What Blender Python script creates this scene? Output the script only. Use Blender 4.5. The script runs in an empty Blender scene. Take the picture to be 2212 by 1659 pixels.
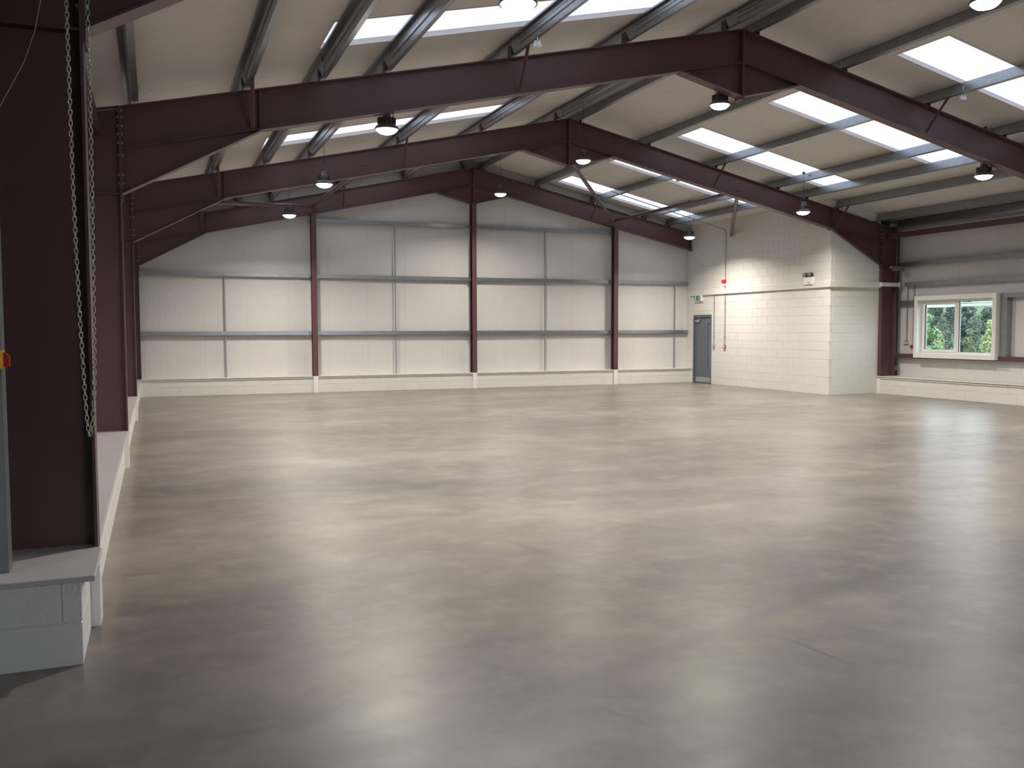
import bpy, math, random
from mathutils import Vector, Matrix
random.seed(7)
sc = bpy.context.scene
COL = sc.collection

# ------------------------------------------------------------------ camera
W = 17.72            # clear width of the hall (x: left wall 0 .. right wall W; y: gable at 0, hall runs to -y)
BAY = 6.295
MS = 0.2196          # roof slope
Z_RT = 4.326         # top of rafter at x = 0
LEDGE = 0.452
XR = 16.14           # block partition plane
YR = -6.245
cam_d = bpy.data.cameras.new('camera'); cam = bpy.data.objects.new('camera', cam_d); COL.objects.link(cam)
yaw, pitch, roll = 0.3782, -0.0595, -0.0027
F = Vector((math.sin(yaw)*math.cos(pitch), math.cos(yaw)*math.cos(pitch), math.sin(pitch)))
R0 = Vector((math.cos(yaw), -math.sin(yaw), 0)); U0 = R0.cross(F)
R1 = math.cos(roll)*R0 + math.sin(roll)*U0; U1 = -math.sin(roll)*R0 + math.cos(roll)*U0
mw = Matrix((R1, U1, -F)).transposed().to_4x4(); mw.translation = Vector((0.3314, -24.3618, 1.6547))
cam.matrix_world = mw
cam_d.sensor_width = 36; cam_d.lens = 1941.4/2212*36; cam_d.clip_end = 600; cam_d.clip_start = 0.05
sc.camera = cam

# ------------------------------------------------------------------ world, exposure
LAMP_W = 104.0
SKY = 4.0
w = bpy.data.worlds.new('world'); sc.world = w; w.use_nodes = True
nt = w.node_tree; nt.nodes.clear()
tc = nt.nodes.new('ShaderNodeTexCoord'); sp = nt.nodes.new('ShaderNodeSeparateXYZ'); cr = nt.nodes.new('ShaderNodeValToRGB')
bg = nt.nodes.new('ShaderNodeBackground'); ou = nt.nodes.new('ShaderNodeOutputWorld')
nt.links.new(tc.outputs['Generated'], sp.inputs[0]); nt.links.new(sp.outputs['Z'], cr.inputs[0])
cr.color_ramp.elements[0].color = (0.85, 0.91, 1.0, 1); cr.color_ramp.elements[1].color = (0.76, 0.86, 1.0, 1)
nt.links.new(cr.outputs[0], bg.inputs[0]); bg.inputs[1].default_value = SKY; nt.links.new(bg.outputs[0], ou.inputs[0])
sc.view_settings.view_transform = 'Standard'; sc.view_settings.look = 'None'
sc.view_settings.exposure = 0.50; sc.view_settings.gamma = 1.0; sc.view_settings.use_curve_mapping = False
sc.cycles.use_denoising = True
sc.cycles.max_bounces = 7; sc.cycles.diffuse_bounces = 5; sc.cycles.glossy_bounces = 3; sc.cycles.transmission_bounces = 5
sc.cycles.sample_clamp_indirect = 5.0
sc.cycles.caustics_reflective = False; sc.cycles.caustics_refractive = False

# ------------------------------------------------------------------ materials
def newmat(name):
    m = bpy.data.materials.new(name); m.use_nodes = True
    n = m.node_tree; b = n.nodes['Principled BSDF']
    return m, n, b
def noise(n, vec, scale, detail=3, rough=.55):
    t = n.nodes.new('ShaderNodeTexNoise'); t.inputs['Scale'].default_value = scale
    t.inputs['Detail'].default_value = detail; t.inputs['Roughness'].default_value = rough
    n.links.new(vec, t.inputs['Vector']); return t.outputs['Fac']
def pos(n): return n.nodes.new('ShaderNodeNewGeometry').outputs['Position']
def math_(n, op, a, b=None, clamp=False):
    t = n.nodes.new('ShaderNodeMath'); t.operation = op; t.use_clamp = clamp
    for i, v in enumerate((a, b)):
        if v is None: continue
        if isinstance(v, (int, float)): t.inputs[i].default_value = v
        else: n.links.new(v, t.inputs[i])
    return t.outputs[0]
def mapr(n, v, a, b, c, d):
    t = n.nodes.new('ShaderNodeMapRange'); n.links.new(v, t.inputs[0])
    for i, x in enumerate((a, b, c, d)): t.inputs[i+1].default_value = x
    return t.outputs[0]
def mixc(n, f, a, b, mode='MIX'):
    t = n.nodes.new('ShaderNodeMix'); t.data_type = 'RGBA'; t.blend_type = mode
    if isinstance(f, (int, float)): t.inputs[0].default_value = f
    else: n.links.new(f, t.inputs[0])
    for i, v in ((6, a), (7, b)):
        if isinstance(v, tuple): t.inputs[i].default_value = (*v, 1)
        else: n.links.new(v, t.inputs[i])
    return t.outputs[2]
def bump(n, b, h, strength, dist):
    t = n.nodes.new('ShaderNodeBump'); t.inputs['Strength'].default_value = strength
    t.inputs['Distance'].default_value = dist
    n.links.new(h, t.inputs['Height']); n.links.new(t.outputs[0], b.inputs['Normal'])
def simple(name, col, rough=.5, metal=0., var=.08, scale=6., bmp=0., bscale=60., spec=.5):
    m, n, b = newmat(name); P = pos(n)
    f = noise(n, P, scale)
    dark = tuple(c*(1-var*2) for c in col); lite = tuple(min(1, c*(1+var)) for c in col)
    n.links.new(mixc(n, f, dark, lite), b.inputs['Base Color'])
    b.inputs['Roughness'].default_value = rough; b.inputs['Metallic'].default_value = metal
    b.inputs['Specular IOR Level'].default_value = spec
    if bmp: bump(n, b, noise(n, P, bscale, 4), bmp, .004)
    return m
def emis(name, col, s):
    m, n, b = newmat(name); b.inputs['Base Color'].default_value = (*col, 1)
    b.inputs['Emission Color'].default_value = (*col, 1); b.inputs['Emission Strength'].default_value = s; return m
def ribbed(name, col, axis, period):
    m, n, b = newmat(name); P = pos(n)
    s = n.nodes.new('ShaderNodeSeparateXYZ'); n.links.new(P, s.inputs[0])
    a = math_(n, 'MULTIPLY', s.outputs[axis], 2*math.pi/period)
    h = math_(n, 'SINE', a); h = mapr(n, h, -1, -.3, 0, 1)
    bump(n, b, h, .5, .0025)
    f = noise(n, P, .7, 4)
    c = mixc(n, f, tuple(x*.90 for x in col), tuple(x*1.05 for x in col))
    c = mixc(n, mapr(n, h, 0, 1, .20, 0), c, (.35, .34, .34))  # groove shade painted into the colour, on top of the bump
    n.links.new(c, b.inputs['Base Color']); b.inputs['Roughness'].default_value = .48
    return m
M = {}
M['red'] = simple('red_oxide_paint', (.108, .053, .054), .42, 0, .10, 2.5, .05, 40)
M['galv'] = simple('galvanised_steel', (.34, .355, .37), .30, .75, .14, 9.)
M['galvrod'] = simple('galvanised_rod', (.40, .42, .44), .45, .5, .1, 9.)
M['block'] = simple('white_painted_block', (.72, .705, .665), .62, 0, .06, 1.6, 1.0, 75)
M['blocksmooth'] = simple('white_painted_smooth', (.72, .705, .665), .55, 0, .03, 1.6, .12, 70)
M['mortar'] = simple('painted_mortar', (.67, .655, .61), .7, 0, .04, 3., .2, 80)
M['ledge'] = simple('ledge_board', (.52, .49, .50), .40, 0, .05, 2.2)
M['white'] = simple('white_plastic', (.80, .79, .76), .38, 0, .02, 3.)
M['trunk'] = simple('trunking_paint', (.72, .70, .66), .42, 0, .02, 3.)
M['kerb'] = simple('rooflight_kerb', (.66, .60, .58), .5, 0, .04, 3.)
M['gable_panel'] = ribbed('liner_sheet_gable', (.69, .675, .665), 0, .045)
M['side_panel'] = ribbed('liner_sheet_side', (.70, .68, .66), 1, .045)
M['roof_panel'] = ribbed('liner_sheet_roof', (.70, .68, .655), 1, .05)
M['door'] = simple('grey_door_paint', (.125, .150, .175), .42, 0, .05, 2.)
M['dframe'] = simple('grey_door_frame', (.115, .135, .16), .42, 0, .05, 2.)
M['steelplate'] = simple('satin_steel', (.50, .49, .47), .35, .6, .05, 8.)
M['redplastic'] = simple('red_plastic', (.62, .03, .035), .35, 0, .02, 3.)
M['yellow'] = simple('yellow_plastic', (.75, .42, .02), .4, 0, .02, 3.)
M['darkred'] = simple('dark_red_knob', (.45, .02, .03), .4, 0, .02, 3.)
M['greybox'] = simple('grey_enclosure', (.16, .16, .155), .45, 0, .05, 3.)
M['guide'] = simple('door_guide_steel', (.20, .225, .21), .45, .3, .1, 4.)
M['lampbody'] = simple('lamp_cast_body', (.16, .15, .15), .4, .4, .05, 8.)
M['lens'] = emis('lamp_lens', (1.0, .95, .86), 14.)
M['green'] = simple('sign_green', (.012, .22, .115), .35, 0, .02, 3.)
M['signwhite'] = simple('sign_white', (.80, .88, .82), .35, 0, .02, 3.)
M['grille'] = simple('lamp_head_grey', (.22, .20, .17), .4, 0, .05, 30.)
M['black'] = simple('black_rubber', (.015, .015, .016), .5, 0, .05, 8.)
M['lit_pane'] = simple('lit_pane_tone', (.13, .18, .24), .12, 0, .1, 2.)  # opaque pane; the bluish look of lit glass is put into its colour
M['lampcable'] = simple('pale_grey_cable', (.36, .33, .31), .6, 0, .05, 9.)
M['upvc'] = simple('white_upvc', (.82, .81, .78), .32, 0, .02, 3.)
M['outside'] = simple('meadow_grass', (.07, .11, .04), .9, 0, .3, .3)
M['brick_far'] = simple('far_house_brick', (.30, .20, .15), .8, 0, .15, 1.)
M['bark'] = simple('tree_bark', (.07, .055, .04), .9, 0, .2, 5.)
def leaf(name, col):
    m, n, b = newmat(name); P = pos(n)
    f = noise(n, P, .9, 5, .7)
    n.links.new(mixc(n, mapr(n, f, .3, .7, 0, 1), tuple(c*.45 for c in col), tuple(c*1.35 for c in col)), b.inputs['Base Color'])
    b.inputs['Roughness'].default_value = .75; b.inputs['Specular IOR Level'].default_value = .2
    return m
M['leaf_dark'] = leaf('leaves_dark_green', (.080, .108, .088))
M['leaf_mid'] = leaf('leaves_mid_green', (.115, .155, .11))
M['leaf_light'] = leaf('leaves_light_green', (.20, .32, .15))
M['leaf_yellow'] = leaf('leaves_yellow_green', (.31, .35, .17))
M['leaf_olive'] = leaf('leaves_olive', (.21, .23, .14))
# glass pane
m, n, b = newmat('clear_glass')
b.inputs['Base Color'].default_value = (.95, 1, .98, 1); b.inputs['Roughness'].default_value = 0.0
tr = n.nodes.new('ShaderNodeBsdfTransparent'); tr.inputs[0].default_value = (.90, .95, .94, 1)
gl = n.nodes.new('ShaderNodeBsdfGlossy'); gl.inputs['Roughness'].default_value = .02
lw = n.nodes.new('ShaderNodeLayerWeight'); frv = math_(n, 'ADD', math_(n, 'MULTIPLY', math_(n, 'POWER', lw.outputs['Facing'], 5), .9), .045)
mx = n.nodes.new('ShaderNodeMixShader'); n.links.new(frv, mx.inputs[0]); n.links.new(tr.outputs[0], mx.inputs[1]); n.links.new(gl.outputs[0], mx.inputs[2])
n.links.new(mx.outputs[0], n.nodes['Material Output'].inputs[0]); M['glass'] = m
# translucent rooflight sheet
m, n, b = newmat('translucent_rooflight')
tl = n.nodes.new('ShaderNodeBsdfTranslucent'); tl.inputs[0].default_value = (.46, .465, .48, 1)
trp = n.nodes.new('ShaderNodeBsdfTransparent'); trp.inputs[0].default_value = (.95, .97, 1, 1)
mx = n.nodes.new('ShaderNodeMixShader'); mx.inputs[0].default_value = .05
n.links.new(tl.outputs[0], mx.inputs[1]); n.links.new(trp.outputs[0], mx.inputs[2])
n.links.new(mx.outputs[0], n.nodes['Material Output'].inputs[0]); M['rooflight'] = m
# polished concrete floor
m, n, b = newmat('polished_concrete'); P = pos(n)
mp = n.nodes.new('ShaderNodeMapping'); n.links.new(P, mp.inputs[0]); mp.inputs['Scale'].default_value = (.28, .55, 1); mp.inputs['Rotation'].default_value = (0, 0, .35)
big = noise(n, mp.outputs[0], 1.0, 5, .6)
mp2 = n.nodes.new('ShaderNodeMapping'); n.links.new(P, mp2.inputs[0]); mp2.inputs['Scale'].default_value = (.6, 2.4, 1); mp2.inputs['Rotation'].default_value = (0, 0, -.25)
mid = noise(n, mp2.outputs[0], 1.3, 6, .62)
fine = noise(n, P, 9, 6, .65)
c = mixc(n, mapr(n, big, .36, .66, 0, 1), (.215, .200, .188), (.395, .370, .335))
c = mixc(n, mapr(n, mid, .36, .66, .22, 0), c, (.225, .208, .200))
cloud = noise(n, P, 1.25, 8, .66); cloud2 = noise(n, P, 3.6, 6, .6)
c = mixc(n, mapr(n, cloud, .38, .60, .62, 0), c, (.19, .172, .168))
c = mixc(n, mapr(n, cloud2, .50, .68, 0, .36), c, (.45, .425, .385))
c = mixc(n, mapr(n, fine, .45, .75, 0, .22), c, (.42, .395, .355))
tone = noise(n, P, .22, 2)
c = mixc(n, mapr(n, tone, .40, .62, 0, .35), c, mixc(n, 1.0, c, (1.06, .99, .86), 'MULTIPLY'))
def mark(c, a, bb, wd, s, soft=.5, col=(.10, .095, .10), fade=.25):
    dx, dy = bb[0]-a[0], bb[1]-a[1]; L = math.hypot(dx, dy); dx /= L; dy /= L
    sx = n.nodes.new('ShaderNodeSeparateXYZ'); n.links.new(P, sx.inputs[0])
    wob = math_(n, 'MULTIPLY', math_(n, 'SUBTRACT', fine, .5), wd*1.2)
    u = math_(n, 'ADD', math_(n, 'ADD', math_(n, 'MULTIPLY', sx.outputs[0], dx), math_(n, 'MULTIPLY', sx.outputs[1], dy)), -(a[0]*dx+a[1]*dy))
    v = math_(n, 'ADD', math_(n, 'ADD', math_(n, 'MULTIPLY', sx.outputs[0], -dy), math_(n, 'MULTIPLY', sx.outputs[1], dx)), (a[0]*dy-a[1]*dx))
    v = math_(n, 'ABSOLUTE', math_(n, 'ADD', v, wob))
    mv = mapr(n, v, wd*(1-soft), wd, 1, 0)
    mu = math_(n, 'MULTIPLY', mapr(n, u, 0, L*fade, 0, 1), mapr(n, u, L*(1-fade), L, 1, 0))
    f = math_(n, 'MULTIPLY', math_(n, 'MULTIPLY', mv, mu), math_(n, 'MULTIPLY', mapr(n, fine, .3, .6, .45, 1), s))
    return mixc(n, f, c, col)
for a, bb, wd, s, so in [((3.44, -20.44), (3.50, -20.98), .012, .75, .5), ((5.9, -19.32), (1.2, -20.95), .10, .30, .9),
        ((1.9, -13.7), (3.3, -15.7), .75, .42, .95), ((1.2, -14.6), (2.3, -15.2), .55, .30, .95), ((2.85, -17.7), (3.15, -19.0), .07, .30, .8),
        ((3.2, -16.6), (4.6, -18.4), .06, .22, .8), ((2.54, -21.45), (4.9, -20.9), .32, .28, .6), ((5.4, -16.5), (7.8, -18.6), .08, .22, .8),
        ((6.5, -14.5), (9.5, -17.4), .09, .2, .8), ((2.83, -18.85), (2.85, -18.98), .012, .6, .5), ((2.1, -20.9), (2.25, -21.2), .025, .25, .8),
        ((4.4, -11.5), (7.5, -13.5), .25, .18, .9), ((.9, -16.8), (1.5, -18.5), .22, .25, .9), ((.25, -17), (.35, -13), .35, .22, .95)]:
    c = mark(c, a, bb, wd, s, so)
c = mark(c, (.06, -19.5), (.06, -3), .05, .35, .9, (.42, .34, .26), .05)
foot = noise(n, P, 3.1, 2); spk = noise(n, P, 34, 3, .7)
c = mixc(n, math_(n, 'MULTIPLY', mapr(n, foot, .60, .68, 0, 1), mapr(n, spk, .56, .62, 0, .12)), c, (.11, .10, .095))
c = mixc(n, 1.0, c, (.72, .70, .69), 'MULTIPLY')
n.links.new(c, b.inputs['Base Color'])
n.links.new(mapr(n, mid, .3, .7, .30, .40), b.inputs['Roughness'])
b.inputs['Specular IOR Level'].default_value = .55
bump(n, b, noise(n, P, 26, 5, .6), .10, .002)
M['floor'] = m

# ------------------------------------------------------------------ mesh helpers
class MB:
    def __init__(s): s.v = []; s.f = []; s.sm = []
    def add(s, vs, fs, smooth=False):
        o = len(s.v); s.v += [tuple(v) for v in vs]; s.f += [tuple(i+o for i in f) for f in fs]; s.sm += [smooth]*len(fs)
    def box(s, x0, x1, y0, y1, z0, z1, c=0.):
        if c:
            return s.cbox(x0, x1, y0, y1, z0, z1, c)
        V = [(x, y, z) for z in (z0, z1) for y in (y0, y1) for x in (x0, x1)]
        s.add(V, [(0, 2, 3, 1), (4, 5, 7, 6), (0, 1, 5, 4), (2, 6, 7, 3), (0, 4, 6, 2), (1, 3, 7, 5)])
    def cbox(s, x0, x1, y0, y1, z0, z1, c):
        # box with chamfered edges: 24 vertices
        X = (x0, x1); Y = (y0, y1); Z = (z0, z1); V = []; idx = {}
        for i in (0, 1):
            for j in (0, 1):
                for k in (0, 1):
                    sx = c*(1-2*i); sy = c*(1-2*j); sz = c*(1-2*k)
                    for a, d in (('x', (0, sy, sz)), ('y', (sx, 0, sz)), ('z', (sx, sy, 0))):
                        idx[(i, j, k, a)] = len(V); V.append((X[i]+d[0], Y[j]+d[1], Z[k]+d[2]))
        I = lambda i, j, k, a: idx[(i, j, k, a)]
        Fs = []
        for i in (0, 1): q = [I(i, 0, 0, 'x'), I(i, 1, 0, 'x'), I(i, 1, 1, 'x'), I(i, 0, 1, 'x')]; Fs.append(q if i else q[::-1])
        for j in (0, 1): q = [I(0, j, 0, 'y'), I(0, j, 1, 'y'), I(1, j, 1, 'y'), I(1, j, 0, 'y')]; Fs.append(q if j else q[::-1])
        for k in (0, 1): q = [I(0, 0, k, 'z'), I(1, 0, k, 'z'), I(1, 1, k, 'z'), I(0, 1, k, 'z')]; Fs.append(q if k else q[::-1])
        for i in (0, 1):
            for j in (0, 1): q = [I(i, j, 0, 'x'), I(i, j, 1, 'x'), I(i, j, 1, 'y'), I(i, j, 0, 'y')]; Fs.append(q if (i ^ j) else q[::-1])
            for k in (0, 1): q = [I(i, 0, k, 'x'), I(i, 0, k, 'z'), I(i, 1, k, 'z'), I(i, 1, k, 'x')]; Fs.append(q if (i ^ k) else q[::-1])
        for j in (0, 1):
            for k in (0, 1): q = [I(0, j, k, 'y'), I(1, j, k, 'y'), I(1, j, k, 'z'), I(0, j, k, 'z')]; Fs.append(q if (j ^ k) else q[::-1])
        for i in (0, 1):
            for j in (0, 1):
                for k in (0, 1):
                    q = [I(i, j, k, 'x'), I(i, j, k, 'y'), I(i, j, k, 'z')]; Fs.append(q if (i+j+k) % 2 else q[::-1])
        s.add(V, Fs)
    def prism(s, poly, a0, a1, axis='y'):
        # poly in the plane normal to axis: y -> (x,z), x -> (y,z), z -> (x,y)
        def P(p, a): return {'y': (p[0], a, p[1]), 'x': (a, p[0], p[1]), 'z': (p[0], p[1], a)}[axis]
        k = len(poly); V = [P(p, a0) for p in poly]+[P(p, a1) for p in poly]
        s.add(V, [tuple(range(k))[::-1], tuple(range(k, 2*k))]+[(i, (i+1) % k, (i+1) % k+k, i+k) for i in range(k)])
    def sweep(s, sec, p, q, u, v):
        # section points (a,b) in basis u,v swept from p to q (p, q may be functions of (a,b))
        k = len(sec); u = Vector(u); v = Vector(v)
        fp = p if callable(p) else (lambda a, b: Vector(p)); fq = q if callable(q) else (lambda a, b: Vector(q))
        V = [fp(a, b)+u*a+v*b for a, b in sec]+[fq(a, b)+u*a+v*b for a, b in sec]
        s.add(V, [tuple(range(k))[::-1], tuple(range(k, 2*k))]+[(i, (i+1) % k, (i+1) % k+k, i+k) for i in range(k)])
    def bar(s, p, q, w_, h_, up=(0, 0, 1)):
        p = Vector(p); q = Vector(q); d = (q-p).normalized(); side = d.cross(Vector(up))
        if side.length < 1e-4: side = d.cross(Vector((1, 0, 0)))
        side.normalize(); n_ = side.cross(d)
        s.sweep([(-w_/2, -h_/2), (w_/2, -h_/2), (w_/2, h_/2), (-w_/2, h_/2)], p, q, side, n_)
    def tube(s, pts, r, seg=8, closed=False):
        pts = [Vector(p) for p in pts]; n_ = len(pts); V = []; Fs = []
        ref = Vector((0, 0, 1))
        for i, p in enumerate(pts):
            if closed: d = pts[(i+1) % n_]-pts[i-1]
            else: d = pts[min(i+1, n_-1)]-pts[max(i-1, 0)]
            d.normalize(); rr = ref if abs(d.dot(ref)) < .95 else Vector((0, 1, 0))
            if closed: rr = Vector((0, 1, 0))
            a = d.cross(rr).normalized(); b_ = a.cross(d)
            V += [p+(a*math.cos(2*math.pi*j/seg)+b_*math.sin(2*math.pi*j/seg))*r for j in range(seg)]
        for i in range(n_ if closed else n_-1):
            for j in range(seg):
                Fs.append((i*seg+j, i*seg+(j+1) % seg, ((i+1) % n_)*seg+(j+1) % seg, ((i+1) % n_)*seg+j))
        s.add(V, Fs, True)
        if not closed:
            s.add(V[:seg], [tuple(range(seg))[::-1]]); s.add(V[-seg:], [tuple(range(seg))])
    def lathe(s, prof, cx=0, cy=0, cz=0, seg=24, smooth=True):
        V = []; Fs = []
        for r, z in prof: V += [(cx+r*math.cos(2*math.pi*j/seg), cy+r*math.sin(2*math.pi*j/seg), cz+z) for j in range(seg)]
        for i in range(len(prof)-1):
            for j in range(seg): Fs.append((i*seg+j, i*seg+(j+1) % seg, (i+1)*seg+(j+1) % seg, (i+1)*seg+j))
        s.add(V, Fs, smooth)
    def mesh(s, name, mat):
        me = bpy.data.meshes.new(name); me.from_pydata(s.v, [], s.f); me.materials.append(mat)
        me.polygons.foreach_set('use_smooth', s.sm); me.validate(); me.update()
        return me
    def build(s, name, mat, parent=None, loc=(0, 0, 0)):
        o = bpy.data.objects.new(name, s.mesh(name, mat)); COL.objects.link(o)
        o.location = loc
        if parent is not None: o.parent = parent
        return o
def tag(o, label=None, cat=None, group=None, kind=None):
    if label: o['label'] = label
    if cat: o['category'] = cat
    if group: o['group'] = group
    if kind: o['kind'] = kind
    return o
def thing(name, label, cat, loc=(0, 0, 0), group=None, rz=0):
    o = bpy.data.objects.new(name, None); COL.objects.link(o); o.location = loc; o.rotation_euler = (0, 0, rz)
    o.empty_display_size = .1
    return tag(o, label, cat, group)
def struct(o): o['kind'] = 'structure'; return o
def copy_tree(o, parent=None):
    c = o.copy(); COL.objects.link(c); c.parent = parent
    for ch in list(o.children): copy_tree(ch, c)
    return c
def inst(name, me, parent, loc, sc_=None, rz=0):
    o = bpy.data.objects.new(name, me); COL.objects.link(o); o.parent = parent; o.location = loc
    if rz: o.rotation_euler = (0, 0, rz)
    if sc_: o.scale = sc_
    return o

LOFF = .25
def zr(x):          # rafter top
    return Z_RT + MS*(x if x <= W/2 else W-x)
def zl(x): return zr(x)+LOFF          # underside of roof liner
Y0, Y1 = .31, -31.4                    # gable liner face, far end behind the camera
XL, XRR = -.60, W+.70                  # side liner faces

# ------------------------------------------------------------------ floor
f = MB(); f.box(XL-.15, XRR+.15, Y1-.2, Y0+.2, -.15, 0); floor = struct(f.build('floor', M['floor']))
f = MB(); f.box(-8, 26, Y1-14, Y1-.2, -.2, -.02); struct(f.build('yard_slab', M['mortar']))

# ------------------------------------------------------------------ blocks
def block_mesh(L, H, D, mat, name='block'):
    b_ = MB(); b_.cbox(0, L, 0, D, 0, H, .0022); return b_.mesh(name, mat)
BLK = {}
def bmesh_for(L, H=.215, D=.09, mat='block'):
    k = (round(L, 3), round(H, 3), D, mat)
    if k not in BLK: BLK[k] = block_mesh(L, H, D, M[mat])
    return BLK[k]
def lay(parent, length, z0, z1, place, holes=(), mat='block', off=0, topcut=None, D=.09):
    """courses of 440 x 215 blocks; place(u, z) -> (location, rotation); holes = [(u0,u1,z0,z1)]"""
    k = 0; z = z0; cnt = 0
    while z < z1-.04:
        H = min(.220, z1-z-.003)
        u = -(.225 if (k+off) % 2 else 0)
        while u < length-.02:
            a, e = max(u, 0), min(u+.4455, length)
            u += .45
            segs = [(a, e)]
            for h0, h1, g0, g1 in holes:
                if z+H > g0+.01 and z < g1-.01:
                    ns = []
                    for s0, s1 in segs:
                        if s1 <= h0 or s0 >= h1: ns.append((s0, s1)); continue
                        if s0 < h0: ns.append((s0, h0))
                        if s1 > h1: ns.append((h1, s1))
                    segs = ns
            for s0, s1 in segs:
                if s1-s0 < .03: continue
                loc, rz = place(s0, z)
                if topcut:
                    ha, hb = topcut(s0)-z, topcut(s1)-z
                    if max(ha, hb) < .03: continue
                    if min(ha, hb) < H:
                        ha, hb = max(ha, .004), max(hb, .004); xm = min(.999, max(.001, (H-ha)/(hb-ha))) if abs(hb-ha) > 1e-6 else .5
                        Lb = s1-s0; poly = [(0, 0), (Lb, 0), (Lb, min(H, hb))]
                        if (ha-H)*(hb-H) < 0: poly.append((Lb*xm, H))
                        poly.append((0, min(H, ha)))
                        q_ = MB(); q_.prism(poly, 0, D); o_ = q_.build('block', M[mat], parent, loc); o_.rotation_euler = (0, 0, rz); cnt += 1; continue
                HH = H
                inst('block', bmesh_for(s1-s0, HH, D, mat), parent, loc, None, rz); cnt += 1
        z += .225; k += 1
    return cnt

# ------------------------------------------------------------------ cladding panels
PW = 1.0733
def panel(parent, mat, O, Uv, Nv, wd, lo, hi, name='wall_panel', th=.08, V=(0, 0, 1)):
    """liner sheet: interior face at O + u*U, chamfered long edges; lo/hi are functions of u giving extent along V"""
    c = .006
    sec = [(0, c), (c, 0), (wd-c, 0), (wd, c), (wd, th), (0, th)]
    V = Vector(V); O = Vector(O)
    b_ = MB()
    b_.sweep(sec, lambda a, n_: O+V*lo(a), lambda a, n_: O+V*hi(a), Uv, Nv)
    return b_.build(name, mat, parent)

# back gable ---------------------------------------------------------
g = MB(); g.box(XL, XRR, .0205, Y0, 0, LEDGE-.03); g.box(XL-.08, XRR+.08, Y0+.08, Y0+.14, 0, 4.2)
wall_back = struct(g.build('wall_back', M['mortar']))
x = XL; step = PW
while x < XRR-.01:
    e = min(x+step, XRR)
    if x < W/2 < e-.001: e = W/2
    sgn = 1
    panel(wall_back, M['gable_panel'], (x, Y0, 0), (1, 0, 0), (0, 1, 0), e-x, lambda u: LEDGE-.02, lambda u, x=x: zl(x+u)+.02)
    x = e
blk_y = .016
lay(wall_back, XR, 0.002, LEDGE-.03, lambda u, z: ((u, blk_y, z), 0), [(4.27, 4.41, 0, 1), (8.79, 8.93, 0, 1), (13.35, 13.49, 0, 1)], 'blocksmooth', D=.05)
cap = MB(); cap.box(-.03, XR, -.027, Y0, LEDGE-.022, LEDGE); cap.box(-.03, XR, -.010, .0155, LEDGE-.058, LEDGE-.030)
cap.build('ledge', M['trunk'], wall_back)

# left wall ----------------------------------------------------------
LY = -19.5
g = MB(); g.box(XL, -.0395, LY+.005, .02, 0, LEDGE-.03); g.box(XL-.14, XL-.08, LY, Y0+.1, 0, 4.4); g.box(XL-.14, XL-.08, Y1, -23.9, 0, 4.4)
g.box(XL-.14, XL-.08, -23.9, LY, 3.5, 4.4)
wall_left = struct(g.build('wall_left', M['mortar']))
y = Y0
while y > Y1+.01:
    e = max(y-PW, Y1)
    for yy in (LY, -23.9):
        if e < yy-.001 < y-.002: e = yy
    lo = (lambda u: 3.5) if (y <= LY+.001 and e >= -23.9-.001) else (lambda u: (LEDGE-.02 if y > LY else 0))
    lo_v = lo(0)
    panel(wall_left, M['side_panel'], (XL, e, 0), (0, 1, 0), (-1, 0, 0), y-e, lambda u, v=lo_v: v, lambda u: zl(XL)+.05)
    y = e
# long inside face (runs away from the camera) and the return by the door
lay(wall_left, 19.40, .002, LEDGE-.03, lambda u, z: ((-.035, -19.445+u, z), math.pi/2), [], 'blocksmooth', D=.05)
for x1_, x0_, z_, mt in ((-.035, -.475, .002, 'blocksmooth'), (-.485, -.60, .002, 'blocksmooth'), (-.035, -.122, .222, 'block'), (-.134, -.60, .222, 'block')):
    inst('block', bmesh_for(x1_-x0_, .205 if z_ > .1 else .212, .05, mt), wall_left, (x0_, LY, z_))
cap = MB(); cap.cbox(XL+.005, .008, LY-.005, .0, LEDGE-.028, LEDGE, .003); cap.cbox(XL+.005, .030, -19.545, -18.93, LEDGE-.026, LEDGE+.003, .003)
cap.build('ledge', M['ledge'], wall_left)
cap = MB(); cap.box(-.033, -.026, LY+.05, -.03, LEDGE-.062, LEDGE-.03)
cap.build('ledge_trim', M['white'], wall_left)

# right wall ---------------------------------------------------------
WY0, WY1, WZ0, WZ1 = -9.27, -7.09, 1.055, 2.375      # window opening
g = MB(); g.box(W+.0045, XRR, Y1, YR, 0, LEDGE-.03)
HO = .078
for a in ((Y1, WY0-HO, 0, 4.4), (WY1+HO, Y0, 0, 4.4), (WY0-HO, WY1+HO, 0, WZ0-HO), (WY0-HO, WY1+HO, WZ1+HO, 4.4)): g.box(XRR+.08, XRR+.14, *a)
wall_right = struct(g.build('wall_right', M['mortar']))
y = YR+.05; cuts = (WY1+HO, WY0-HO)
while y > Y1+.01:
    e = max(y-PW, Y1)
    for yy in cuts:
        if e < yy-.001 < y-.002: e = yy
    if y <= WY1+HO+.001 and e >= WY0-HO-.001:
        panel(wall_right, M['side_panel'], (XRR, e, 0), (0, 1, 0), (1, 0, 0), y-e, lambda u: LEDGE-.02, lambda u: WZ0-HO)
        panel(wall_right, M['side_panel'], (XRR, e, 0), (0, 1, 0), (1, 0, 0), y-e, lambda u: WZ1+HO, lambda u: zl(XRR)+.05)
    else:
        panel(wall_right, M['side_panel'], (XRR, e, 0), (0, 1, 0), (1, 0, 0), y-e, lambda u: LEDGE-.02, lambda u: zl(XRR)+.05)
    y = e
lay(wall_right, 16.0, .002, LEDGE-.03, lambda u, z: ((W, YR-.02-u, z), -math.pi/2), [], 'blocksmooth', D=.05)
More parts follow.
